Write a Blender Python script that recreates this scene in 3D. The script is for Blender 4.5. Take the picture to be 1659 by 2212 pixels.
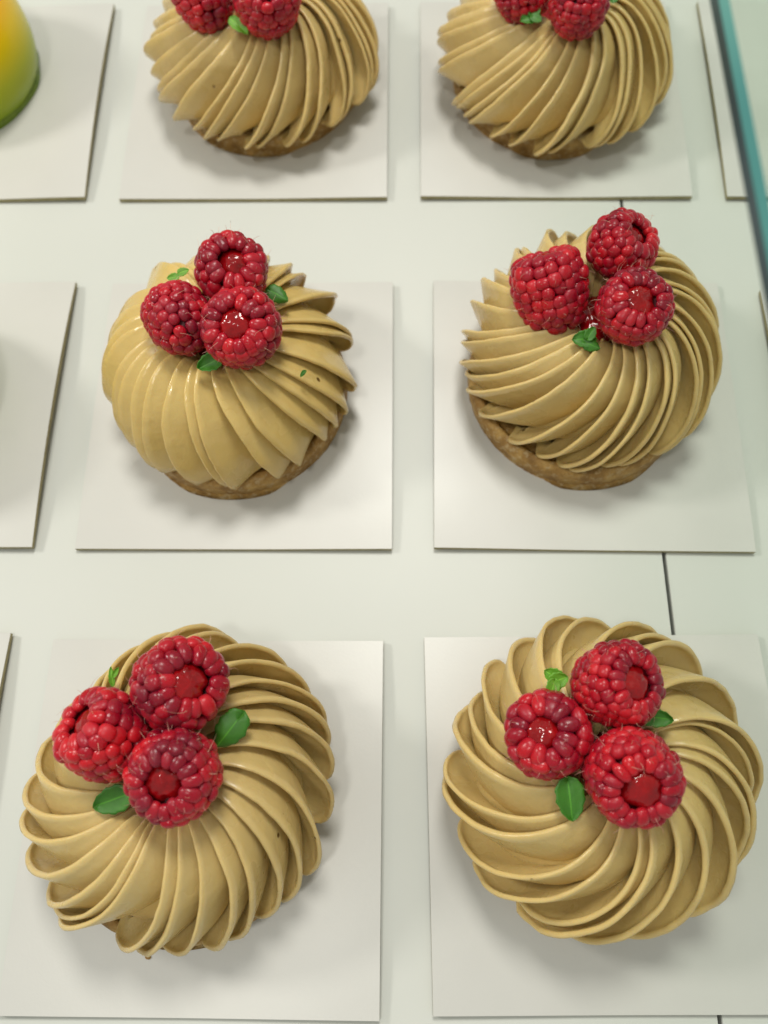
import bpy, math, random
import numpy as np
from mathutils import Vector, Matrix, Quaternion, noise

random.seed(7)
rng = np.random.default_rng(11)
scene = bpy.context.scene
for o in list(bpy.data.objects):
    bpy.data.objects.remove(o)
col = scene.collection
R = math.radians

# ------------------------------------------------------------------ camera
cam_d = bpy.data.cameras.new('camera')
cam = bpy.data.objects.new('camera', cam_d)
col.objects.link(cam)
PITCH, ROLL, CAM_H = R(68.7343), R(-2.38855), 0.2339366
fw = Vector((0, math.cos(PITCH), -math.sin(PITCH)))
rt = Vector((1, 0, 0))
up = rt.cross(fw)
r2 = math.cos(ROLL) * rt + math.sin(ROLL) * up
u2 = -math.sin(ROLL) * rt + math.cos(ROLL) * up
cam.matrix_world = Matrix(((r2.x, u2.x, -fw.x, 0), (r2.y, u2.y, -fw.y, 0), (r2.z, u2.z, -fw.z, CAM_H), (0, 0, 0, 1)))
cam_d.sensor_fit = 'VERTICAL'
cam_d.sensor_height = 36.0
cam_d.lens = 1875.43 / 2212 * 36.0
cam_d.clip_start, cam_d.clip_end = 0.005, 20.0
cam_d.dof.use_dof = True
cam_d.dof.focus_distance = 0.205
cam_d.dof.aperture_fstop = 13.0
scene.camera = cam

# ------------------------------------------------------------------ light
world = bpy.data.worlds.new('World')
scene.world = world
world.use_nodes = True
world.node_tree.nodes['Background'].inputs[0].default_value = (0.96, 1.0, 0.93, 1)
world.node_tree.nodes['Background'].inputs[1].default_value = 0.38


def lamp(name, loc, target, size, power, colour=(1.0, 0.975, 0.905)):
    d = bpy.data.lights.new(name, 'AREA')
    d.shape = 'DISK'
    d.size = size
    d.energy = power
    d.color = colour
    o = bpy.data.objects.new(name, d)
    col.objects.link(o)
    o.location = loc
    o.rotation_euler = (Vector(target) - Vector(loc)).to_track_quat('-Z', 'Y').to_euler()
    return o


lamp('case_lamp', (-0.72, 0.28, 0.66), (0, 0.1, 0), 0.15, 2.7)
lamp('case_lamp', (0.76, 0.30, 0.66), (0, 0.1, 0), 0.15, 2.7)
lamp('case_lamp', (0.03, 0.50, 0.98), (0, 0.1, 0), 0.30, 6.2)
lamp('ceiling_lamp', (-0.22, -0.20, 1.05), (0, 0.1, 0), 0.12, 2.0)
scene.cycles.diffuse_bounces = 3
scene.cycles.glossy_bounces = 2
scene.cycles.max_bounces = 6

scene.view_settings.view_transform = 'Standard'
scene.view_settings.look = 'None'
scene.view_settings.exposure = 0.06
scene.view_settings.gamma = 1.0
scene.view_settings.use_curve_mapping = False


# ------------------------------------------------------------------ materials
def new_mat(name):
    m = bpy.data.materials.new(name)
    m.use_nodes = True
    nt = m.node_tree
    return m, nt, nt.nodes['Principled BSDF']


def N(nt, kind, **kw):
    n = nt.nodes.new(kind)
    for k, v in kw.items():
        if k in n.inputs.keys():
            n.inputs[k].default_value = v
        else:
            setattr(n, k, v)
    return n


def ramp(nt, src, stops):
    r = nt.nodes.new('ShaderNodeValToRGB')
    e = r.color_ramp.elements
    while len(e) < len(stops):
        e.new(0.5)
    for i, (p, c) in enumerate(stops):
        e[i].position = p
        e[i].color = c if len(c) == 4 else (*c, 1)
    nt.links.new(src, r.inputs[0])
    return r


def coords(nt, world_space=False):
    if world_space:
        return nt.nodes.new('ShaderNodeNewGeometry').outputs['Position']
    return nt.nodes.new('ShaderNodeTexCoord').outputs['Object']


def noise_tex(nt, src, scale, detail=3, rough=0.5):
    n = N(nt, 'ShaderNodeTexNoise', Scale=scale, Detail=detail, Roughness=rough)
    nt.links.new(src, n.inputs['Vector'])
    return n


def mix_col(nt, fac, a, b):
    m = nt.nodes.new('ShaderNodeMix')
    m.data_type = 'RGBA'
    for i, v in ((0, fac), (6, a), (7, b)):
        if hasattr(v, 'is_linked') or hasattr(v, 'links'):
            nt.links.new(v, m.inputs[i])
        else:
            m.inputs[i].default_value = v if i == 0 else (*v, 1)
    return m.outputs[2]


def bump(nt, src, strength, dist, normal=None):
    b = N(nt, 'ShaderNodeBump', Strength=strength, Distance=dist)
    nt.links.new(src, b.inputs['Height'])
    if normal is not None:
        nt.links.new(normal, b.inputs['Normal'])
    return b.outputs[0]


def cream_material(name, a, b, rough, wet):
    m, nt, p = new_mat(name)
    c = coords(nt)
    n1 = noise_tex(nt, c, 55, 4)
    base = mix_col(nt, n1.outputs[0], a, b)
    # pinholes of trapped air
    v = N(nt, 'ShaderNodeTexVoronoi', Scale=150.0)
    nt.links.new(c, v.inputs['Vector'])
    sel = N(nt, 'ShaderNodeSeparateColor')
    nt.links.new(v.outputs['Color'], sel.inputs[0])
    few = N(nt, 'ShaderNodeMath', operation='GREATER_THAN')
    few.inputs[1].default_value = 0.90
    nt.links.new(sel.outputs[0], few.inputs[0])
    dot = ramp(nt, v.outputs['Distance'], [(0.0, (1, 1, 1)), (0.08, (1, 1, 1)), (0.125, (0, 0, 0))])
    hole = N(nt, 'ShaderNodeMath', operation='MULTIPLY')
    nt.links.new(few.outputs[0], hole.inputs[0])
    nt.links.new(dot.outputs[0], hole.inputs[1])
    base = mix_col(nt, hole.outputs[0], base, (0.16, 0.09, 0.025))
    nt.links.new(base, p.inputs['Base Color'])
    nr = noise_tex(nt, c, 90, 3)
    rr = ramp(nt, nr.outputs[0], [(0.36, (rough - wet,) * 3), (0.62, (rough,) * 3)])
    nt.links.new(rr.outputs[0], p.inputs['Roughness'])
    fine = noise_tex(nt, c, 900, 4, 0.6)
    mid = noise_tex(nt, c, 160, 3)
    nb = bump(nt, mid.outputs[0], 0.35, 0.0012)
    nb = bump(nt, fine.outputs[0], 0.25, 0.00018, nb)
    inv = N(nt, 'ShaderNodeMath', operation='SUBTRACT')
    inv.inputs[0].default_value = 1.0
    nt.links.new(hole.outputs[0], inv.inputs[1])
    nb = bump(nt, inv.outputs[0], 0.6, 0.0006, nb)
    nt.links.new(nb, p.inputs['Normal'])
    p.inputs['Subsurface Weight'].default_value = 0.3
    p.inputs['Subsurface Radius'].default_value = (1.0, 0.65, 0.25)
    p.inputs['Subsurface Scale'].default_value = 0.0013
    p.inputs['Specular IOR Level'].default_value = 0.48
    return m


CREAM = cream_material('praline_cream', (0.59, 0.43, 0.165), (0.665, 0.505, 0.215), 0.44, 0.25)
CREAM_WET = cream_material('praline_cream_glazed', (0.59, 0.42, 0.14), (0.665, 0.495, 0.185), 0.32, 0.19)


def shell_material():
    m, nt, p = new_mat('baked_shortcrust')
    c = coords(nt)
    n1 = noise_tex(nt, c, 170, 6, 0.65)
    n2 = noise_tex(nt, c, 620, 4, 0.6)
    r = ramp(nt, n1.outputs[0], [(0.30, (0.20, 0.10, 0.020)), (0.50, (0.35, 0.195, 0.048)), (0.68, (0.52, 0.33, 0.10))])
    r2_ = ramp(nt, n2.outputs[0], [(0.53, (0, 0, 0)), (0.66, (0.9, 0.9, 0.9))])
    base = mix_col(nt, r2_.outputs[0], r.outputs[0], (0.50, 0.37, 0.19))
    nt.links.new(base, p.inputs['Base Color'])
    p.inputs['Roughness'].default_value = 0.62
    nb = bump(nt, n1.outputs[0], 0.8, 0.0016)
    nb = bump(nt, n2.outputs[0], 0.6, 0.0006, nb)
    nt.links.new(nb, p.inputs['Normal'])
    return m


SHELL = shell_material()


def drupelet_material():
    m, nt, p = new_mat('raspberry_skin')
    c = coords(nt)
    oi = nt.nodes.new('ShaderNodeObjectInfo')
    pn = noise_tex(nt, coords(nt, True), 75, 1)
    mixr = N(nt, 'ShaderNodeMath', operation='MULTIPLY_ADD')
    nt.links.new(oi.outputs['Random'], mixr.inputs[0])
    mixr.inputs[1].default_value = 0.35
    nt.links.new(pn.outputs[0], mixr.inputs[2])
    r = ramp(nt, mixr.outputs[0], [(0.38, (0.19, 0.002, 0.014)), (0.65, (0.35, 0.003, 0.016)), (0.95, (0.54, 0.010, 0.018))])
    g = coords(nt, True)
    n1 = noise_tex(nt, g, 260, 3)
    bloom = ramp(nt, n1.outputs[0], [(0.45, (0, 0, 0)), (0.8, (0.07, 0.07, 0.07))])
    base = mix_col(nt, bloom.outputs[0], r.outputs[0], (0.62, 0.16, 0.24))
    nt.links.new(base, p.inputs['Base Color'])
    nr = ramp(nt, n1.outputs[0], [(0.3, (0.19,) * 3), (0.7, (0.42,) * 3)])
    nt.links.new(nr.outputs[0], p.inputs['Roughness'])
    p.inputs['Subsurface Weight'].default_value = 0.7
    p.inputs['Subsurface Radius'].default_value = (1.0, 0.14, 0.14)
    p.inputs['Subsurface Scale'].default_value = 0.002
    p.inputs['Sheen Weight'].default_value = 0.06
    p.inputs['Sheen Roughness'].default_value = 0.35
    p.inputs['Sheen Tint'].default_value = (1.0, 0.55, 0.65, 1)
    p.inputs['Specular IOR Level'].default_value = 0.42
    n2 = noise_tex(nt, g, 900, 2)
    nt.links.new(bump(nt, n2.outputs[0], 0.2, 0.0003), p.inputs['Normal'])
    return m


DRUPE = drupelet_material()
m_core, nt, p = new_mat('raspberry_flesh')
p.inputs['Base Color'].default_value = (0.16, 0.003, 0.010, 1)
p.inputs['Roughness'].default_value = 0.4
nt.links.new(ramp(nt, noise_tex(nt, coords(nt), 300).outputs[0], [(0.3, (0.10, 0.002, 0.006)), (0.7, (0.2, 0.004, 0.012))]).outputs[0], p.inputs['Base Color'])
CORE = m_core

m_jam, nt, p = new_mat('raspberry_jam')
nz = noise_tex(nt, coords(nt), 220, 3)
nt.links.new(ramp(nt, nz.outputs[0], [(0.3, (0.21, 0.002, 0.004)), (0.7, (0.40, 0.005, 0.008))]).outputs[0], p.inputs['Base Color'])
p.inputs['Roughness'].default_value = 0.10
p.inputs['Subsurface Weight'].default_value = 0.4
p.inputs['Subsurface Radius'].default_value = (1, 0.1, 0.08)
p.inputs['Subsurface Scale'].default_value = 0.002
nt.links.new(bump(nt, noise_tex(nt, coords(nt), 170, 2).outputs[0], 0.7, 0.0022), p.inputs['Normal'])
JAM = m_jam

m_hair, nt, p = new_mat('raspberry_hair')
nt.links.new(ramp(nt, noise_tex(nt, coords(nt), 400).outputs[0], [(0.3, (0.55, 0.20, 0.18)), (0.7, (0.75, 0.48, 0.34))]).outputs[0], p.inputs['Base Color'])
p.inputs['Roughness'].default_value = 0.5
HAIR = m_hair


def leaf_material(name, dark, light):
    m, nt, p = new_mat(name)
    c = coords(nt)
    n1 = noise_tex(nt, c, 350, 3)
    uvs = nt.nodes.new('ShaderNodeUVMap')
    sx = nt.nodes.new('ShaderNodeSeparateXYZ')
    nt.links.new(uvs.outputs[0], sx.inputs[0])
    vein = ramp(nt, sx.outputs[0], [(0.46, (0, 0, 0)), (0.5, (1, 1, 1)), (0.54, (0, 0, 0))])
    base = mix_col(nt, n1.outputs[0], dark, light)
    base = mix_col(nt, vein.outputs[0], base, tuple(min(1, q * 1.6) for q in light))
    nt.links.new(base, p.inputs['Base Color'])
    p.inputs['Roughness'].default_value = 0.5
    p.inputs['Subsurface Weight'].default_value = 0.25
    p.inputs['Subsurface Radius'].default_value = (0.3, 1, 0.1)
    p.inputs['Subsurface Scale'].default_value = 0.0006
    nt.links.new(bump(nt, n1.outputs[0], 0.4, 0.0004), p.inputs['Normal'])
    return m


LEAF_DARK = leaf_material('leaf_green', (0.025, 0.13, 0.008), (0.06, 0.22, 0.014))
LEAF_LIGHT = leaf_material('leaf_young_green', (0.10, 0.28, 0.015), (0.17, 0.40, 0.03))

m_card, nt, p = new_mat('pearl_card')
g = coords(nt)
n1 = noise_tex(nt, g, 26, 4)
n2 = noise_tex(nt, g, 1400, 3, 0.6)
nt.links.new(ramp(nt, n1.outputs[0], [(0.3, (0.545, 0.538, 0.505)), (0.7, (0.58, 0.572, 0.538))]).outputs[0], p.inputs['Base Color'])
p.inputs['Roughness'].default_value = 0.36
p.inputs['Specular IOR Level'].default_value = 0.6
nt.links.new(bump(nt, n2.outputs[0], 0.22, 0.00007), p.inputs['Normal'])
CARD = m_card
m_edge, nt, p = new_mat('cut_cardboard')
nt.links.new(ramp(nt, noise_tex(nt, coords(nt), 500, 3).outputs[0], [(0.3, (0.30, 0.265, 0.14)), (0.7, (0.40, 0.36, 0.20))]).outputs[0], p.inputs['Base Color'])
p.inputs['Roughness'].default_value = 0.8
CARD_EDGE = m_edge

m_shelf, nt, p = new_mat('white_acrylic')
n1 = noise_tex(nt, coords(nt, True), 9, 3)
nt.links.new(ramp(nt, n1.outputs[0], [(0.3, (0.555, 0.57, 0.53)), (0.7, (0.59, 0.60, 0.56))]).outputs[0], p.inputs['Base Color'])
p.inputs['Roughness'].default_value = 0.42
p.inputs['Specular IOR Level'].default_value = 0.4
nt.links.new(bump(nt, noise_tex(nt, coords(nt, True), 45, 2).outputs[0], 0.05, 0.0006), p.inputs['Normal'])
SHELF = m_shelf
m_gap, nt, p = new_mat('shelf_core')
nt.links.new(ramp(nt, noise_tex(nt, coords(nt, True), 200).outputs[0], [(0.3, (0.03, 0.032, 0.025)), (0.7, (0.06, 0.06, 0.05))]).outputs[0], p.inputs['Base Color'])
SHELF_CORE = m_gap

m_glaze, nt, p = new_mat('mirror_glaze')
sx = nt.nodes.new('ShaderNodeSeparateXYZ')
nt.links.new(coords(nt), sx.inputs[0])
mr = N(nt, 'ShaderNodeMapRange')
mr.inputs[1].default_value, mr.inputs[2].default_value = 0.0, 0.05
nt.links.new(sx.outputs[2], mr.inputs[0])
nt.links.new(ramp(nt, mr.outputs[0], [(0.05, (0.22, 0.33, 0.004)), (0.28, (0.36, 0.40, 0.004)), (0.50, (0.62, 0.44, 0.004)), (0.72, (0.80, 0.34, 0.004))]).outputs[0], p.inputs['Base Color'])
p.inputs['Roughness'].default_value = 0.25
p.inputs['Specular IOR Level'].default_value = 0.3
p.inputs['Subsurface Weight'].default_value = 0.2
p.inputs['Subsurface Radius'].default_value = (1, 0.8, 0.2)
p.inputs['Subsurface Scale'].default_value = 0.003
GLAZE = m_glaze
m_jelly, nt, p = new_mat('green_jelly')
nt.links.new(ramp(nt, noise_tex(nt, coords(nt), 260).outputs[0], [(0.3, (0.08, 0.14, 0.006)), (0.7, (0.16, 0.24, 0.012))]).outputs[0], p.inputs['Base Color'])
p.inputs['Roughness'].default_value = 0.12
JELLY = m_jelly

m_glass = bpy.data.materials.new('clear_glass')
m_glass.use_nodes = True
nt = m_glass.node_tree
nt.nodes.remove(nt.nodes['Principled BSDF'])
fr = N(nt, 'ShaderNodeFresnel', IOR=1.5)
tr = nt.nodes.new('ShaderNodeBsdfTransparent')
tr.inputs[0].default_value = (0.93, 0.975, 0.94, 1)
gl = nt.nodes.new('ShaderNodeBsdfGlossy')
gl.inputs['Roughness'].default_value = 0.01
mx = nt.nodes.new('ShaderNodeMixShader')
nt.links.new(fr.outputs[0], mx.inputs[0])
nt.links.new(tr.outputs[0], mx.inputs[1])
nt.links.new(gl.outputs[0], mx.inputs[2])
nt.links.new(mx.outputs[0], nt.nodes['Material Output'].inputs[0])
GLASS = m_glass


def edge_glass(name, a, b):
    m, nt, p = new_mat(name)
    n1 = noise_tex(nt, coords(nt, True), 18, 2)
    nt.links.new(ramp(nt, n1.outputs[0], [(0.35, a), (0.65, b)]).outputs[0], p.inputs['Base Color'])
    p.inputs['Roughness'].default_value = 0.3
    p.inputs['IOR'].default_value = 1.5
    p.inputs['Specular IOR Level'].default_value = 0.3
    return m


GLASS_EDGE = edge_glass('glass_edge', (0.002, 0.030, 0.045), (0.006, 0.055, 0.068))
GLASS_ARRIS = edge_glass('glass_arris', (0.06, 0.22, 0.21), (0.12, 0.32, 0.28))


# ------------------------------------------------------------------ helpers
def mesh_obj(name, verts, faces, mat, parent=None, smooth=True, loc=None):
    me = bpy.data.meshes.new(name)
    me.from_pydata([tuple(map(float, v)) for v in verts], [], faces)
    me.materials.append(mat)
    if smooth:
        me.polygons.foreach_set('use_smooth', [True] * len(me.polygons))
    me.update()
    o = bpy.data.objects.new(name, me)
    col.objects.link(o)
    if parent is not None:
        o.parent = parent
    if loc is not None:
        o.location = loc
    return o


def grid_faces(nu, nv, closed_u=False, base=0):
    f = []
    for i in range(nu if closed_u else nu - 1):
        i2 = (i + 1) % nu
        for j in range(nv - 1):
            f.append((base + i * nv + j, base + i2 * nv + j, base + i2 * nv + j + 1, base + i * nv + j + 1))
    return f


def empty(name, loc):
    o = bpy.data.objects.new(name, None)
    o.empty_display_size = 0.01
    o.location = loc
    col.objects.link(o)
    return o


def tag(o, label=None, cat=None, group=None, kind=None):
    if label:
        o['label'] = label
    if cat:
        o['category'] = cat
    if group:
        o['group'] = group
    if kind:
        o['kind'] = kind
    return o


def revolve(profile, n, wob=0.0, seed=0.0):
    v = []
    for i in range(n):
        a = 2 * math.pi * i / n
        for j, (r, z) in enumerate(profile):
            k = 1 + wob * noise.noise((math.cos(a) * 2.1 + seed, math.sin(a) * 2.1, z * 60))
            v.append((r * k * math.cos(a), r * k * math.sin(a), z))
    return v, grid_faces(n, len(profile), True)


def smooth(x):
    x = np.clip(x, 0, 1)
    return x * x * (3 - 2 * x)


# ------------------------------------------------------------------ shelf
# seam line between two shelf panels (grid runs 2.7 degrees off the camera axis)
S0, S1 = Vector((0.0723, -0.075)), Vector((0.0903, 0.36))
sd = (S1 - S0).normalized()
sn = Vector((sd.y, -sd.x))


def prism(name, poly, z0, z1, mat, parent=None, bev=0.0):
    n = len(poly)
    if bev:
        c = sum((Vector(q) for q in poly), Vector((0, 0))) / n
        ins = [Vector(q) + (c - Vector(q)).normalized() * bev for q in poly]
        v = [(*q, z0) for q in poly] + [(*q, z1 - bev) for q in poly] + [(*q, z1) for q in ins]
        f = [tuple(range(n - 1, -1, -1)), tuple(range(2 * n, 3 * n))]
        for k in (0, n):
            f += [(k + i, k + (i + 1) % n, k + n + (i + 1) % n, k + n + i) for i in range(n)]
    else:
        v = [(*q, z0) for q in poly] + [(*q, z1) for q in poly]
        f = [tuple(range(n - 1, -1, -1)), tuple(range(n, 2 * n))]
        f += [(i, (i + 1) % n, n + (i + 1) % n, n + i) for i in range(n)]
    return mesh_obj(name, v, f, mat, parent, False)


a0, a1 = S0 - sd * 0.35 - sn * 0.0005, S1 + sd * 0.35 - sn * 0.0005
b0, b1 = S0 - sd * 0.35 + sn * 0.0005, S1 + sd * 0.35 + sn * 0.0005
sh = prism('shelf_panel', [a0, a1, a1 - sn * 0.7, a0 - sn * 0.7][::-1], -0.008, 0.0, SHELF, None, 0.0003)
tag(sh, 'wide white glossy shelf panel left of the dark seam', 'shelf', None, 'structure')
sh = prism('shelf_panel', [b0, b0 + sn * 0.5, b1 + sn * 0.5, b1], -0.008, 0.0, SHELF, None, 0.0003)
tag(sh, 'white glossy shelf panel right of the dark seam', 'shelf', None, 'structure')
sb = prism('shelf_base', [(-0.75, -0.5), (0.65, -0.5), (0.65, 0.8), (-0.75, 0.8)], -0.03, -0.0085, SHELF_CORE)
tag(sb, 'dark base seen in the seam between the shelf panels', 'shelf', None, 'structure')

# ------------------------------------------------------------------ cards
CW = 0.09
CT = 0.0015


def card(x, y, a, label, lift=(0, 0, 0, 0)):
    """thin square board; lift = how far the left, right, front, back edges curl up at their middle"""
    n = 16
    top, bot = [], []
    for i in range(n + 1):
        for j in range(n + 1):
            u, v = i / n * 2 - 1, j / n * 2 - 1
            z = lift[0] * smooth(-u) * (1 - 0.7 * v * v) + lift[1] * smooth(u) * (1 - 0.7 * v * v)
            z += lift[2] * smooth(-v) * (1 - 0.7 * u * u) + lift[3] * smooth(v) * (1 - 0.7 * u * u)
            top.append((u * CW / 2, v * CW / 2, float(z) + CT))
            bot.append((u * CW / 2, v * CW / 2, float(z) + 0.00005))
    root = empty('cake_card', (x, y, 0))
    root.rotation_euler.z = a
    tag(root, label, 'cake card', 'white square cake cards laid out on the shelf')
    mesh_obj('card_face', top, grid_faces(n + 1, n + 1), CARD, root)
    # cut rim and underside
    ring = [i * (n + 1) for i in range(n)] + [n * (n + 1) + j for j in range(n)] + [i * (n + 1) + n for i in range(n, 0, -1)] + [j for j in range(n, 0, -1)]
    v = [(top[k][0], top[k][1], top[k][2] - 0.00004) for k in ring] + [bot[k] for k in ring]
    m = len(ring)
    f = [(i, m + i, m + (i + 1) % m, (i + 1) % m) for i in range(m)]
    f.append(tuple(range(m, 2 * m)))
    mesh_obj('card_rim', v, f, CARD_EDGE, root, False)
    return root


CARDS = {
    'A': (-0.0488, 0.0100, -0.0482, 'square white card under the front left cream tart, nearest the bottom left corner', (0.0014, 0.0022, 0, 0)),
    'B': (0.0530, 0.0069, -0.0323, 'square white card under the front right cream tart, crossing the seam at the bottom', (0.0018, 0.0016, 0, 0)),
    'C': (-0.0411, 0.1260, -0.0455, 'square white card under the glossy middle left cream tart', (0.001, 0.002, 0, 0)),
    'D': (0.0612, 0.1212, -0.0573, 'square white card under the middle right cream tart with a wide biscuit rim', (0.0024, 0.0012, 0, 0)),
    'E': (-0.0375, 0.2499, -0.0461, 'square white card under the back left cream tart', (0.0008, 0.002, 0, 0)),
    'F': (0.0639, 0.2452, -0.0518, 'square white card under the back right cream tart', (0.0022, 0.0022, 0, 0)),
    'G': (-0.1393, 0.2545, -0.0355, 'square white card under the orange and green glazed dome at the back left', (0, 0.0030, 0, 0)),
    'H': (-0.1429, 0.1310, -0.0483, 'square white card cut by the left edge beside the glossy middle left tart, green tinged', (0, 0.0034, 0, 0)),
    'I': (-0.1505, 0.0165, -0.0485, 'sliver of white card at the left edge beside the front left tart', (0, 0.0025, 0, 0)),
    'J': (0.1656, 0.2395, -0.060, 'white card at the back right, crossed by the teal glass edge', (0.0020, 0, 0, 0)),
    'K': (0.1640, 0.1125, -0.055, 'sliver of white card at the right edge beside the middle right tart', (0.0024, 0, 0, 0)),
}
for k in CARDS:
    card(*CARDS[k])

# ------------------------------------------------------------------ cream tarts
PROFILE = np.array([(6.0, 25.0), (8.0, 32.0), (12.0, 36.6), (17.0, 37.6), (22.5, 36.0), (28.0, 32.2), (32.0, 27.0), (34.6, 21.0), (35.2, 15.5), (33.8, 11.4), (31.0, 9.9)]) * 1e-3


def resample(pts, n):
    # Catmull-Rom through the points, then even steps
    P = np.vstack([2 * pts[0] - pts[1], pts, 2 * pts[-1] - pts[-2]])
    out = []
    for i in range(1, len(P) - 2):
        for s in np.linspace(0, 1, 20, endpoint=False):
            p0, p1, p2, p3 = P[i - 1:i + 3]
            out.append(0.5 * ((2 * p1) + (p2 - p0) * s + (2 * p0 - 5 * p1 + 4 * p2 - p3) * s ** 2 + (3 * p1 - p0 - 3 * p2 + p3) * s ** 3))
    out.append(P[-2])
    out = np.array(out)
    d = np.r_[0, np.cumsum(np.hypot(*np.diff(out, axis=0).T))]
    t = np.linspace(0, d[-1], n)
    return np.c_[np.interp(t, d, out[:, 0]), np.interp(t, d, out[:, 1])]


NT = 54
LIP = 5


def make_tart(key, x, y, label, n_fold, twist, hook, phase, scale, zscale, mat, amp_k, lean, cream_dx=(0, 0), seed=0, rim=0.0, sig=0.18, zmin=0.0084, dent=None):
    rs = np.random.default_rng(seed)
    root = empty('cream_tart', (x, y, CT))
    tag(root, label, 'tart', 'praline cream tarts topped with raspberries')
    # biscuit shell
    prof = [(0.0, 0.0), (0.0325, 0.0), (0.0334, 0.0006), (0.0338, 0.0025), (0.0338, 0.0058), (0.0334, 0.0074), (0.0326, 0.0082), (0.0305, 0.0084), (0.0290, 0.0074), (0.0, 0.0072)]
    prof = [tuple(q) for q in resample(np.array(prof), 60)]
    v, f = revolve(prof, 200, 0.004, seed * 3.7)
    v = [(q[0] * 0.975, q[1] * 0.975, q[2]) for q in v]
    v = [Vector(q) + Vector((q[0], q[1], 0)).normalized() * (0.00022 * noise.noise((q[0] * 700 + seed, q[1] * 700, q[2] * 700)) + 0.00012 * noise.noise((q[0] * 1700 + seed, q[1] * 1700, q[2] * 1700))) * (q[2] > 0.0004) for q in v]
    mesh_obj('tart_shell', v, f, SHELL, root)
    # cream
    prof = resample(PROFILE, NT)
    prof[:, 0] *= scale
    prof[:, 1] = 0.0099 + (prof[:, 1] - 0.0099) * zscale
    prof[:, 0] += rim * smooth((np.linspace(0, 1, NT) - 0.55) / 0.35)
    tang = np.gradient(prof, axis=0)
    tang /= np.hypot(*tang.T)[:, None]
    nrm = np.c_[-tang[:, 1], tang[:, 0]]          # outward
    t = np.linspace(0, 1, NT)
    delta = 2 * math.pi / n_fold
    # core
    cp = prof - nrm * 0.0046
    cv, cf = revolve([(0.0, cp[0, 1] - 0.004)] + [tuple(q) for q in cp] + [(0.0, 0.0095)], 72)
    if dent:
        for q, (vx, vy, vz) in enumerate(cv):
            da = (math.atan2(vy, vx) - dent[0] + math.pi) % (2 * math.pi) - math.pi
            kk = 1 - dent[2] * math.exp(-(da / dent[1]) ** 2) * min(1.0, math.hypot(vx, vy) / 0.02)
            cv[q] = (vx * kk, vy * kk, vz)
    swirl = mesh_obj('cream_swirl', cv, cf, mat, root, True, (cream_dx[0], cream_dx[1], -CT))
    # each piped fold
    pitch = prof[:, 0] * delta
    env = smooth(t / 0.16) * (1.0 + 0.22 * smooth((t - 0.45) / 0.35)) * (1.0 - 0.75 * smooth((t - 0.90) / 0.10) ** 2)
    wid = np.exp(rs.normal(0, sig, n_fold))
    wid *= 2 * math.pi / wid.sum()
    start = np.r_[0, np.cumsum(wid)[:-1]]
    for k in range(n_fold):
        pitch = prof[:, 0] * wid[k]
        jamp = 1 + rs.normal(0, 0.13)
        jt = rs.normal(0, 0.07)
        jl = rs.uniform(0, 100)
        wob = np.array([noise.noise((jl, q * 3.0, 0.3)) for q in t]) * 0.16 + np.array([noise.noise((jl, q * 9.0, 7.3)) for q in t]) * 0.035 + np.array([noise.noise((jl, q * 26.0, 3.1)) for q in t]) * 0.016
        wamp = 1 + 0.25 * np.array([noise.noise((jl + 31, q * 3.5, 1.1)) for q in t]) + 0.07 * np.array([noise.noise((jl + 57, q * 22.0, 1.1)) for q in t])
        amp = np.minimum(pitch * amp_k, 0.0062) * env * jamp * wamp
        phi = phase + start[k] + delta * wob - (twist + jt) * (t ** 0.95) - hook * delta * smooth((t - 0.80) / 0.20)
        th = (0.00055 + 0.00085 * smooth(t / 0.6)) * (1 + rs.normal(0, 0.12))
        verts = []
        us = np.linspace(0, 1, 9)
        rows = []
        for i in range(NT):
            r, z = prof[i]
            ring = []                                # (tangential metres clockwise, height)
            H = amp[i] * 0.56
            for u in us:
                fu = -0.95 + 1.51 * (0.42 * u + 0.14 * math.sin(math.pi * u) + 0.58 * u ** 3.0)
                off = -(1 - u) * 1.28 * pitch[i] + lean * amp[i] * u ** 2
                ring.append((off, fu * amp[i]))
            off0 = lean * amp[i]
            for q in range(1, LIP + 1):
                a = math.pi / 2 - math.pi * q / LIP
                ring.append((off0 + th[i] / 2 * math.cos(a) * 1.1, H - th[i] / 2 + th[i] / 2 * math.sin(a)))
            ring.append((off0 - 0.16 * pitch[i], H - th[i] - 0.20 * amp[i]))
            ring.append((off0 - 0.34 * pitch[i], H - th[i] - 0.95 * amp[i]))
            ring.append((off0 - 0.60 * pitch[i], -1.35 * amp[i] - 0.001))
            for off, h in ring:
                rr = max(r + nrm[i, 0] * h, 0.001)
                zz = z + nrm[i, 1] * h
                a = phi[i] - off / max(r, 0.004)
                if dent:
                    da = (a - dent[0] + math.pi) % (2 * math.pi) - math.pi
                    rr *= 1 - dent[2] * math.exp(-(da / dent[1]) ** 2) * min(1.0, r / 0.02)
                verts.append((rr * math.cos(a), rr * math.sin(a), max(zz, zmin)))
        nv = len(ring)
        faces = [tuple(reversed(q)) for q in grid_faces(NT, nv)]
        faces.append(tuple(range(nv)))
        faces.append(tuple(range((NT - 1) * nv + nv - 1, (NT - 1) * nv - 1, -1)))
        mesh_obj('cream_fold', verts, faces, mat, swirl)
    # jam in the well
    v, f = revolve([(0.0, 0.0305 * zscale), (0.005, 0.0303 * zscale), (0.008, 0.029 * zscale), (0.010, 0.024), (0.0, 0.022)], 32, 0.1, seed)
    mesh_obj('jam_centre', v, f, JAM, root, True, (cream_dx[0], cream_dx[1], 0))
    return root


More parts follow.
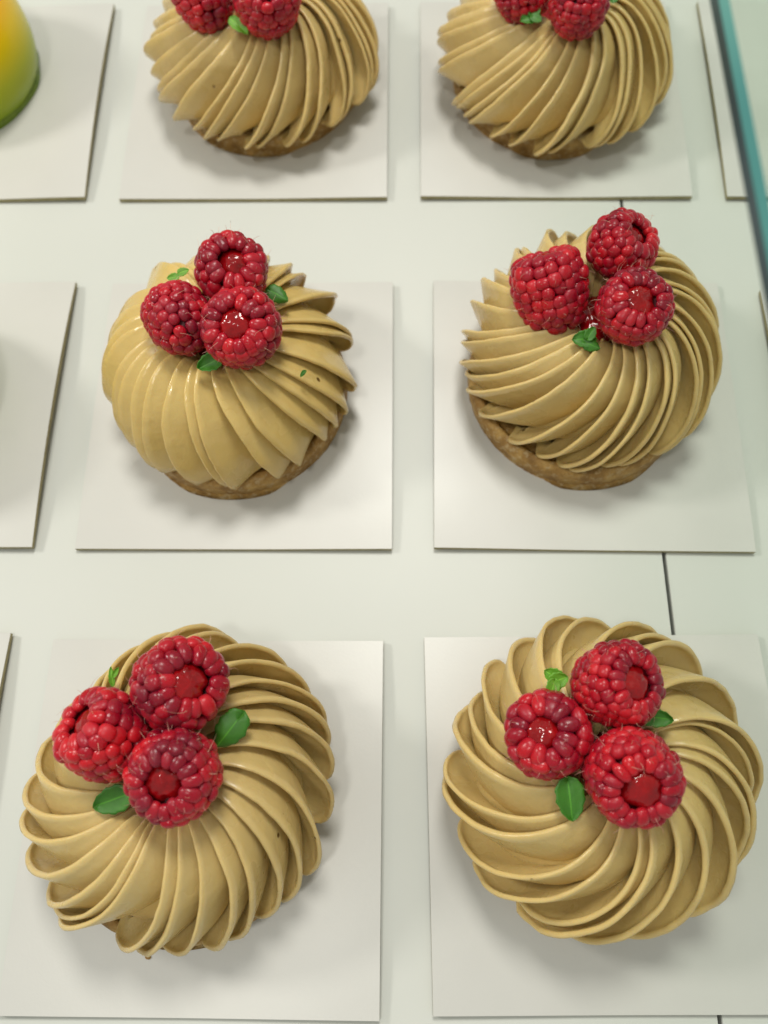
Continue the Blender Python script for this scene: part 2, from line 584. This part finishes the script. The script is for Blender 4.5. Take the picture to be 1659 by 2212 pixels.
TARTS = {
    'A': dict(x=-0.0525, y=0.0135, label='front left tart with smooth beige swirled cream and raspberries set towards its back left', n_fold=28, twist=R(58), hook=0.25, phase=0.05, scale=0.985, zscale=1.0, mat=CREAM, amp_k=0.62, lean=0.46, cream_dx=(0.0005, 0.0035), seed=11, sig=0.11, dent=(R(142), 0.62, 0.15)),
    'B': dict(x=0.0494, y=0.0135, label='front right tart with wide deeply spiralled beige cream folds hiding its biscuit', n_fold=23, twist=R(78), hook=0.25, phase=0.2, scale=0.965, zscale=1.0, mat=CREAM, amp_k=0.62, lean=0.46, cream_dx=(-0.0010, 0.0025), seed=2, sig=0.26, dent=(R(150), 0.45, 0.07)),
    'C': dict(x=-0.0424, y=0.1302, label='middle left tart with glossy yellow-beige cream swirled the opposite way', n_fold=29, twist=R(-38), hook=0.1, phase=0.1, scale=0.965, zscale=1.0, mat=CREAM_WET, amp_k=0.47, lean=0.46, cream_dx=(0.0, 0.0010), seed=3),
    'D': dict(x=0.0597, y=0.1285, label='middle right tart with crisp pleated cream over a wide exposed brown biscuit rim', n_fold=31, twist=R(66), hook=0.25, phase=0.0, scale=0.965, zscale=1.06, mat=CREAM, amp_k=0.62, lean=0.46, cream_dx=(0.0010, 0.0035), seed=4, sig=0.12),
    'E': dict(x=-0.0343, y=0.2565, label='back left tart cut off by the top edge of the picture', n_fold=33, twist=R(62), hook=0.2, phase=0.12, scale=0.95, zscale=1.0, mat=CREAM, amp_k=0.62, lean=0.46, cream_dx=(0, -0.0018), seed=5, rim=0.003, zmin=0.0060),
    'F': dict(x=0.0635, y=0.2500, label='back right tart cut off by the top edge, nearest the teal glass edge', n_fold=33, twist=R(60), hook=0.2, phase=0.03, scale=0.965, zscale=1.0, mat=CREAM, amp_k=0.62, lean=0.46, cream_dx=(0, -0.0018), seed=6, rim=0.003, zmin=0.0060),
}
roots = {k: make_tart(k, **TARTS[k]) for k in TARTS}


# ------------------------------------------------------------------ raspberries
ico = []


def ico_mesh(i):
    import bmesh
    bm = bmesh.new()
    bmesh.ops.create_icosphere(bm, subdivisions=3, radius=1.0)
    for v in bm.verts:
        d = v.co.normalized()
        k = 1 + 0.05 * noise.noise(d * 1.6 + Vector((i * 5.1, 0, 0)))
        # boxier than a ball, as packed drupelets are
        q = (abs(d.x) ** 2.6 + abs(d.y) ** 2.6 + abs(d.z) ** 2.6) ** (-1 / 2.6)
        v.co = d * k * (0.45 + 0.55 * q)
    me = bpy.data.meshes.new('drupelet')
    bm.to_mesh(me)
    bm.free()
    me.materials.append(DRUPE)
    me.polygons.foreach_set('use_smooth', [True] * len(me.polygons))
    return me


DR = [ico_mesh(i) for i in range(5)]


def raspberry(loc, rad, axis, elong, label, seed, jam=True, dens=1.0):
    rs = np.random.default_rng(seed)
    rad *= 0.95
    root = empty('raspberry', loc)
    z = Vector(axis).normalized()
    x = z.orthogonal().normalized()
    x.rotate(Quaternion(z, rs.uniform(0, 6.28)))
    y = z.cross(x)
    root.matrix_world = Matrix(((x.x, y.x, z.x, loc[0]), (x.y, y.y, z.y, loc[1]), (x.z, y.z, z.z, loc[2]), (0, 0, 0, 1)))
    tag(root, label, 'raspberry', 'raspberries topping the cream tarts')
    Lh = rad * elong
    # meridian of the berry body (through drupelet centres), from opening rim to tip
    mer = resample(np.array([(0.59, 0.71), (0.74, 0.65), (0.85, 0.40), (0.87, 0.10), (0.82, -0.25), (0.66, -0.56), (0.42, -0.78), (0.0, -0.90)]) * [rad, Lh], 60)
    arc = np.r_[0, np.cumsum(np.hypot(*np.diff(mer, axis=0).T))]
    size = rad * 0.295 / dens                         # drupelet spacing
    nring = max(5, int(round(arc[-1] / size)))
    step = arc[-1] / nring
    body = [(float(a * 0.80), float(b * 0.92)) for a, b in mer[8:]]
    v, f = revolve([(0.0, 0.30 * Lh), (0.40 * rad, 0.36 * Lh), (0.52 * rad, 0.60 * Lh)] + body, 24)
    core = mesh_obj('berry_flesh', v, f, CORE, root)
    hairs = []
    off = rs.uniform(0, 6)
    wave = rs.uniform(0, 6)
    for i in range(nring + 1):
        s = min(arc[-1], i * step)
        r = float(np.interp(s, arc, mer[:, 0]))
        h = float(np.interp(s, arc, mer[:, 1]))
        e = 1e-4
        t = np.array([np.interp(min(s + e, arc[-1]), arc, mer[:, q]) - np.interp(max(s - e, 0), arc, mer[:, q]) for q in (0, 1)])
        t /= max(np.hypot(*t), 1e-9)
        n2 = np.array([-t[1], t[0]])
        if i == 0:
            n2 = np.array([0.25, 0.97])
        if i == nring:
            n2 = np.array([0.0, -1.0])
        cnt = max(1, int(round(2 * math.pi * r / (size * (1.02 if i else 0.90)))))
        off += math.pi / cnt
        for q in range(cnt):
            a = off + 2 * math.pi * (q + rs.uniform(-0.16, 0.16)) / cnt
            rad_d = Vector((math.cos(a), math.sin(a), 0))
            nn = (rad_d * float(n2[0]) + Vector((0, 0, float(n2[1])))).normalized()
            tt = Vector((-math.sin(a), math.cos(a), 0))
            mm = tt.cross(nn)
            c = rad_d * r + Vector((0, 0, h)) + nn * rad * rs.uniform(-0.035, 0.035) + mm * step * (rs.uniform(-0.16, 0.16) + 0.30 * math.sin(2 * a + wave) * (0 < i < nring))
            wt = 0.5 * (2 * math.pi * r / cnt if i < nring and cnt > 2 else size) * rs.uniform(1.12, 1.42)
            wm = 0.5 * step * rs.uniform(1.14, 1.44) * (1.25 if i == 0 else 1.0)
            wn = size * rs.uniform(0.46, 0.56)
            o = bpy.data.objects.new('drupelet', DR[rs.integers(0, 5)])
            col.objects.link(o)
            o.parent = root
            o.matrix_local = Matrix(((tt.x * wt, mm.x * wm, nn.x * wn, c.x), (tt.y * wt, mm.y * wm, nn.y * wn, c.y), (tt.z * wt, mm.z * wm, nn.z * wn, c.z), (0, 0, 0, 1)))
            if rs.random() < 0.55:
                hairs.append((c + nn * wn * 0.96, nn, tt, mm))
    if jam:
        jr = 0.52 * rad
        top = rs.uniform(0.58, 0.70)
        v, f = revolve([(0.0, (top + 0.17) * Lh), (jr * 0.4, (top + 0.14) * Lh), (jr * 0.75, (top + 0.02) * Lh), (jr, (top - 0.14) * Lh), (jr * 1.02, (top - 0.3) * Lh), (0, 0.1 * Lh)], 36, 0.30, seed * 1.3)
        mesh_obj('jam_filling', v, f, JAM, root, True, (rs.uniform(-0.09, 0.09) * rad, rs.uniform(-0.09, 0.09) * rad, 0))
    # fine hairs (styles)
    hv, hf = [], []
    for p, nn, tt, mm in hairs:
        ln = rs.uniform(0.0010, 0.0030)
        side = (tt * rs.normal(0, 0.8) + mm * rs.normal(0, 0.8))
        curl = (tt * rs.normal(0, 0.6) + mm * rs.normal(0, 0.6))
        b = len(hv)
        for s in range(5):
            q = s / 4
            c = p + nn * ln * q * (1 - 0.35 * q) + side * ln * 0.6 * q + curl * ln * q * q * 0.8
            w = 0.00006 * (1 - 0.6 * q)
            for a in range(3):
                hv.append(c + (tt * math.cos(a * 2.094) + mm * math.sin(a * 2.094)) * w)
        for s in range(4):
            for a in range(3):
                hf.append((b + s * 3 + a, b + s * 3 + (a + 1) % 3, b + s * 3 + 3 + (a + 1) % 3, b + s * 3 + 3 + a))
    tag(mesh_obj('berry_hair', hv, hf, HAIR, root), kind='stuff')
    return root


BERRIES = [
    ('A', (-0.0612, 0.0250, 0.0440), 0.0099, (-0.56, 0.36, 0.745), 1.1, 'dark raspberry on the left of the front left tart, jam bulging at upper left', 1.0),
    ('A', (-0.0461, 0.0350, 0.0460), 0.0106, (0.545, -0.063, 0.836), 1.08, 'large raspberry at the back of the front left tart, opening turned right', 1.0),
    ('A', (-0.0454, 0.0166, 0.0470), 0.0102, (-0.125, -0.402, 0.907), 1.0, 'pinkish raspberry at the front of the front left tart, jam-filled opening facing up', 1.1),
    ('B', (0.0334, 0.0217, 0.0420), 0.0096, (-0.293, 0.040, 0.955), 0.98, 'purplish raspberry with large drupelets on the left of the front right tart', 0.88),
    ('B', (0.0485, 0.0316, 0.0440), 0.0098, (0.453, -0.115, 0.884), 1.05, 'raspberry at the back of the front right tart, opening turned right', 1.12),
    ('B', (0.0489, 0.0127, 0.0460), 0.0103, (-0.026, -0.491, 0.871), 1.08, 'largest raspberry of the front right tart, wide round jam-filled opening at its front', 1.12),
    ('C', (-0.0371, 0.1418, 0.0465), 0.0097, (0.210, -0.216, 0.953), 1.0, 'topmost raspberry of the glossy middle left tart', 0.95),
    ('C', (-0.0506, 0.1295, 0.0440), 0.0091, (-0.544, 0.839, -0.011), 1.12, 'raspberry on the left of the glossy middle left tart, tip pointing down right', 1.0),
    ('C', (-0.0338, 0.1246, 0.0460), 0.0105, (-0.125, -0.412, 0.903), 1.0, 'raspberry at the front of the glossy middle left tart, shiny jam in its opening', 1.0),
    ('D', (0.0459, 0.1343, 0.0430), 0.0106, (-0.25, 0.74, 0.62), 1.18, 'long dark raspberry lying on the left of the middle right tart', 1.02),
    ('D', (0.0640, 0.1432, 0.0485), 0.0092, (0.539, -0.013, 0.842), 0.95, 'highest raspberry at the back of the middle right tart', 1.0),
    ('D', (0.0647, 0.1245, 0.0480), 0.0099, (0.025, -0.248, 0.969), 0.95, 'bright red raspberry at the front of the middle right tart, opening facing the viewer', 1.1),
    ('E', (-0.0486, 0.2459, 0.0440), 0.0099, (-0.328, 0.465, 0.822), 1.1, 'left raspberry of the back left tart, cut by the top edge', 1.0),
    ('E', (-0.0290, 0.2401, 0.0460), 0.0106, (0.118, -0.005, 0.993), 1.0, 'right raspberry of the back left tart, above its green leaf', 1.0),
    ('F', (0.0488, 0.2430, 0.0440), 0.0092, (-0.315, 0.603, 0.733), 1.1, 'left raspberry of the back right tart, cut by the top edge', 1.0),
    ('F', (0.0642, 0.2322, 0.0460), 0.0093, (0.068, 0.045, 0.997), 1.0, 'right raspberry of the back right tart, jam-filled opening at the top edge', 1.05),
]
for i, (k, loc, rad, axis, el, label, dens) in enumerate(BERRIES):
    raspberry(loc, rad, axis, el, label, 100 + i, True, dens)

# ------------------------------------------------------------------ leaves
VIEW_UP = -fw


def leaf_blade(name, mat, length, width, parent, seed, cup=0.25, lobes=5, notch=0.0):
    """blade in the xy plane from the origin along +y"""
    nu, nv = 11, 15
    v, uv = [], []
    for side in (0, 1):
        for i in range(nu):
            for j in range(nv):
                s = j / (nv - 1)
                u = i / (nu - 1) * 2 - 1
                w = width / 2 * (math.sin(math.pi * min(1, s ** 0.72)) ** 0.62 if 0 < s < 1 else 0.0)
                w *= 1 + 0.07 * math.sin(lobes * 2 * math.pi * s + seed) * abs(u)
                y = length * s - notch * length * (1 - s) ** 4 * u * u * -1.0 * 0 + notch * length * -(abs(u) ** 1.5) * (1 - s) ** 2
                zz = cup * width * (u * u) * (0.4 + 0.6 * s) - 0.18 * length * (s - 0.5) ** 2 + 0.03 * length * noise.noise((u * 1.7 + seed, s * 2.3, seed))
                zz += 0.012 * length * (abs(u) < 0.12) * -1
                v.append((u * w, y, zz - (0.00022 if side else 0.0)))
                uv.append(((u + 1) / 2, s))
    f = grid_faces(nu, nv)
    n = nu * nv
    f += [tuple(n + q for q in reversed(g)) for g in grid_faces(nu, nv)]
    ring = [i * nv for i in range(nu)] + [(nu - 1) * nv + j for j in range(1, nv)] + [i * nv + nv - 1 for i in range(nu - 2, -1, -1)] + [j for j in range(nv - 2, 0, -1)]
    m = len(ring)
    f += [(ring[(i + 1) % m], ring[i], ring[i] + n, ring[(i + 1) % m] + n) for i in range(m)]
    o = mesh_obj(name, v, f, mat, parent)
    lay = o.data.uv_layers.new(name='UVMap')
    idx = np.empty(len(o.data.loops), dtype=np.int32)
    o.data.loops.foreach_get('vertex_index', idx)
    lay.data.foreach_set('uv', np.array(uv, dtype=np.float32)[idx].ravel())
    return o


def leaf(loc, label, mat, blades, tilt=0.0, roll=0.0):
    """blades: (direction in degrees as seen from above, length, width, x, y, cup, notch) in millimetres"""
    root = empty('green_leaf', loc)
    n = (VIEW_UP + Vector((roll, tilt, 0))).normalized()
    x = (r2 - n * r2.dot(n)).normalized()
    y = n.cross(x)
    root.matrix_world = Matrix(((x.x, y.x, n.x, loc[0]), (x.y, y.y, n.y, loc[1]), (x.z, y.z, n.z, loc[2]), (0, 0, 0, 1)))
    tag(root, label, 'leaf', 'small green leaves tucked among the raspberries')
    for i, (deg, ln, wd, ox, oy, cup, notch) in enumerate(blades):
        b = leaf_blade('leaf_blade', mat, ln * 0.88e-3, wd * 0.86e-3, root, loc[0] * 900 + i * 3.3, cup, 4, notch)
        b.location = (ox * 1e-3, oy * 1e-3, i * 0.0005)
        b.rotation_euler.z = R(deg - 90)
    return root


leaf((-0.0618, 0.0120, 0.0395), 'rounded dark green leaf below the raspberries of the front left tart', LEAF_DARK, [(200, 8.6, 7.0, 4.2, 1.4, 0.12, 0.2)])
leaf((-0.0363, 0.0243, 0.0415), 'heart-shaped green leaf right of the raspberries of the front left tart', LEAF_DARK, [(232, 8.8, 7.6, 2.6, 3.6, -0.12, 0.3)])
leaf((-0.0623, 0.0385, 0.0400), 'thin bright green sprig behind the raspberries of the front left tart', LEAF_LIGHT, [(96, 5.2, 1.6, 0, -2.2, 0.3, 0), (62, 3.0, 1.4, 0.2, 0.0, 0.3, 0)])
leaf((0.0362, 0.0328, 0.0425), 'bright green cluster of round leaflets behind the raspberries of the front right tart', LEAF_LIGHT, [(150, 4.6, 4.2, 0.8, 0.6, 0.15, 0.2), (20, 4.4, 4.4, -1.2, 0.0, 0.15, 0.2), (255, 4.0, 3.6, -0.6, 0.4, 0.15, 0.2)])
leaf((0.0582, 0.0244, 0.0415), 'dark green leaf right of the raspberries of the front right tart', LEAF_DARK, [(352, 7.0, 4.8, -3.6, 0.4, 0.25, 0.2)])
leaf((0.0366, 0.0075, 0.0420), 'dark green pointed leaf hanging down below the raspberries of the front right tart', LEAF_DARK, [(276, 9.4, 7.2, -0.6, 4.6, 0.12, 0.15)])
leaf((-0.0434, 0.1172, 0.0420), 'folded bright green leaf below the raspberries of the glossy middle left tart', LEAF_DARK, [(205, 7.6, 5.6, 3.6, 1.6, 0.35, 0.0)])
leaf((-0.0248, 0.1366, 0.0425), 'dark green leaf right of the raspberries of the glossy middle left tart', LEAF_DARK, [(330, 6.4, 5.2, -3.0, 1.6, -0.2, 0.2)])
leaf((-0.0517, 0.1438, 0.0430), 'pair of tiny green leaflets behind the left raspberry of the glossy middle left tart', LEAF_LIGHT, [(20, 3.8, 2.6, -0.5, 0.6, 0.1, 0), (190, 3.8, 2.6, 0.2, -0.2, 0.1, 0)])
leaf((-0.0195, 0.1160, 0.0372), 'tiny green leaf scrap stuck on the glossy cream of the middle left tart', LEAF_DARK, [(235, 2.6, 1.3, 0.6, 1.0, 0.3, 0), (40, 1.4, 0.9, 0, 0, 0.2, 0)])
leaf((0.0536, 0.1197, 0.0420), 'two-lobed green leaf below the raspberries of the middle right tart', LEAF_DARK, [(182, 5.8, 5.4, 1.4, 0.2, 0.15, 0.25), (338, 4.8, 4.0, -0.4, -0.8, -0.15, 0.2), (60, 3.8, 3.4, 0.2, 0.2, 0.1, 0.2)])
leaf((-0.0378, 0.2345, 0.0425), 'bright green elongated leaf below the raspberries of the back left tart', LEAF_LIGHT, [(318, 8.8, 4.4, -3.0, 2.8, 0.2, 0)])
leaf((0.0510, 0.2335, 0.0425), 'green lobed leaf below the raspberries of the back right tart', LEAF_DARK, [(200, 6.0, 5.0, 1.4, 0.4, 0.15, 0.25), (60, 4.4, 4.2, 0, 0, 0.15, 0.2), (330, 3.6, 3.4, 0, -0.4, 0.1, 0.2)])
leaf((0.0775, 0.2413, 0.0410), 'small green leaf behind the right raspberry of the back right tart', LEAF_DARK, [(40, 4.0, 2.6, -1.2, -1.0, 0.2, 0)])


# ------------------------------------------------------------------ glazed domes at the left
def dome(x, y, label, sc=1.0, seed=0):
    root = empty('glazed_dome', (x, y, CT))
    tag(root, label, 'dessert', 'orange and green glazed domes')
    prof = resample(np.array([(0.0, 0.050), (0.010, 0.0488), (0.019, 0.0445), (0.0255, 0.037), (0.0298, 0.027), (0.0318, 0.017), (0.0316, 0.009), (0.0300, 0.0035), (0.0280, 0.0012), (0.0, 0.0005)]) * sc, 40)
    v, f = revolve([tuple(q) for q in prof], 72, 0.01, seed)
    mesh_obj('glaze_body', v, f, GLAZE, root)
    # pooled jelly at the foot
    n = 96
    jv = []
    for i in range(n):
        a = 2 * math.pi * i / n
        k = 1 + 0.035 * noise.noise((math.cos(a) * 3 + seed, math.sin(a) * 3, 0))
        for r, z in ((0.0278, 0.0036), (0.0298, 0.0036), (0.0303, 0.0026), (0.0305, 0.0015), (0.0303, 0.0002)):
            jv.append((r * k * sc * math.cos(a), r * k * sc * math.sin(a), z))
    mesh_obj('jelly_foot', jv, grid_faces(n, 5, True), JELLY, root)
    return root


dome(-0.1468, 0.2630, 'glossy glazed dome fading from orange to green, cut by the left edge', 1.0, 1)
dome(-0.1463, 0.1290, 'glossy green glazed dome just past the left edge beside the middle left tart', 1.0, 2)

# ------------------------------------------------------------------ glass shelf edge at the right
GH, GT = 0.14, 0.0041
g0, g1 = Vector((0.0518, 0.1164)), Vector((0.0496, 0.0652))
gd = (g0 - g1).normalized()
gn = Vector((gd.y, -gd.x))
e0, e1 = g1 - gd * 0.10, g0 + gd * 0.45
root = empty('glass_shelf', (e0.x, e0.y, GH))
tag(root, 'thick clear glass shelf with a teal edge crossing the upper right corner', 'glass shelf')


def L(p, z):
    return (p.x - e0.x, p.y - e0.y, z)


CH = GT * 0.36
mesh_obj('edge', [L(e0, 0), L(e1, 0), L(e1, GT - CH), L(e0, GT - CH)], [(0, 3, 2, 1)], GLASS_EDGE, root, False)
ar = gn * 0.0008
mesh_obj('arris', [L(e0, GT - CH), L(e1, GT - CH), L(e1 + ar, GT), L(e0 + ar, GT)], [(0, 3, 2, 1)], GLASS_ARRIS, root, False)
w = gn * 0.25
mesh_obj('pane', [L(e0 + ar, GT), L(e1 + ar, GT), L(e1 + w, GT), L(e0 + w, GT), L(e0, 0), L(e1, 0), L(e1 + w, 0), L(e0 + w, 0)], [(0, 3, 2, 1), (4, 7, 6, 5)], GLASS, root, False)


# ------------------------------------------------------------------ crumbs
def crumb(x, y, s, label, seed):
    import bmesh
    bm = bmesh.new()
    bmesh.ops.create_icosphere(bm, subdivisions=2, radius=s)
    for v in bm.verts:
        v.co *= 1 + 0.45 * noise.noise(v.co / s * 1.3 + Vector((seed, 0, 0)))
        v.co.z = v.co.z * 0.6 + s * 0.5
    me = bpy.data.meshes.new('biscuit_crumb')
    bm.to_mesh(me)
    bm.free()
    me.materials.append(SHELL)
    o = bpy.data.objects.new('biscuit_crumb', me)
    o.location = (x, y, CT)
    col.objects.link(o)
    tag(o, label, 'crumb', 'biscuit crumbs dropped on the cards')


crumb(0.0172, 0.0957, 0.0005, 'brown crumb at the front left corner of the middle right card', 1)
crumb(-0.0611, -0.0216, 0.0007, 'pale brown crumb in front of the front left tart', 2)
crumb(0.0156, 0.0342, 0.0005, 'tiny dark crumb left of the front right tart', 3)
crumb(-0.0136, 0.0879, 0.0004, 'tiny tan crumb in front of the glossy middle left tart', 4)
crumb(0.0905, 0.0035, 0.0003, 'tiny dark speck at the right edge beside the front right tart', 5)
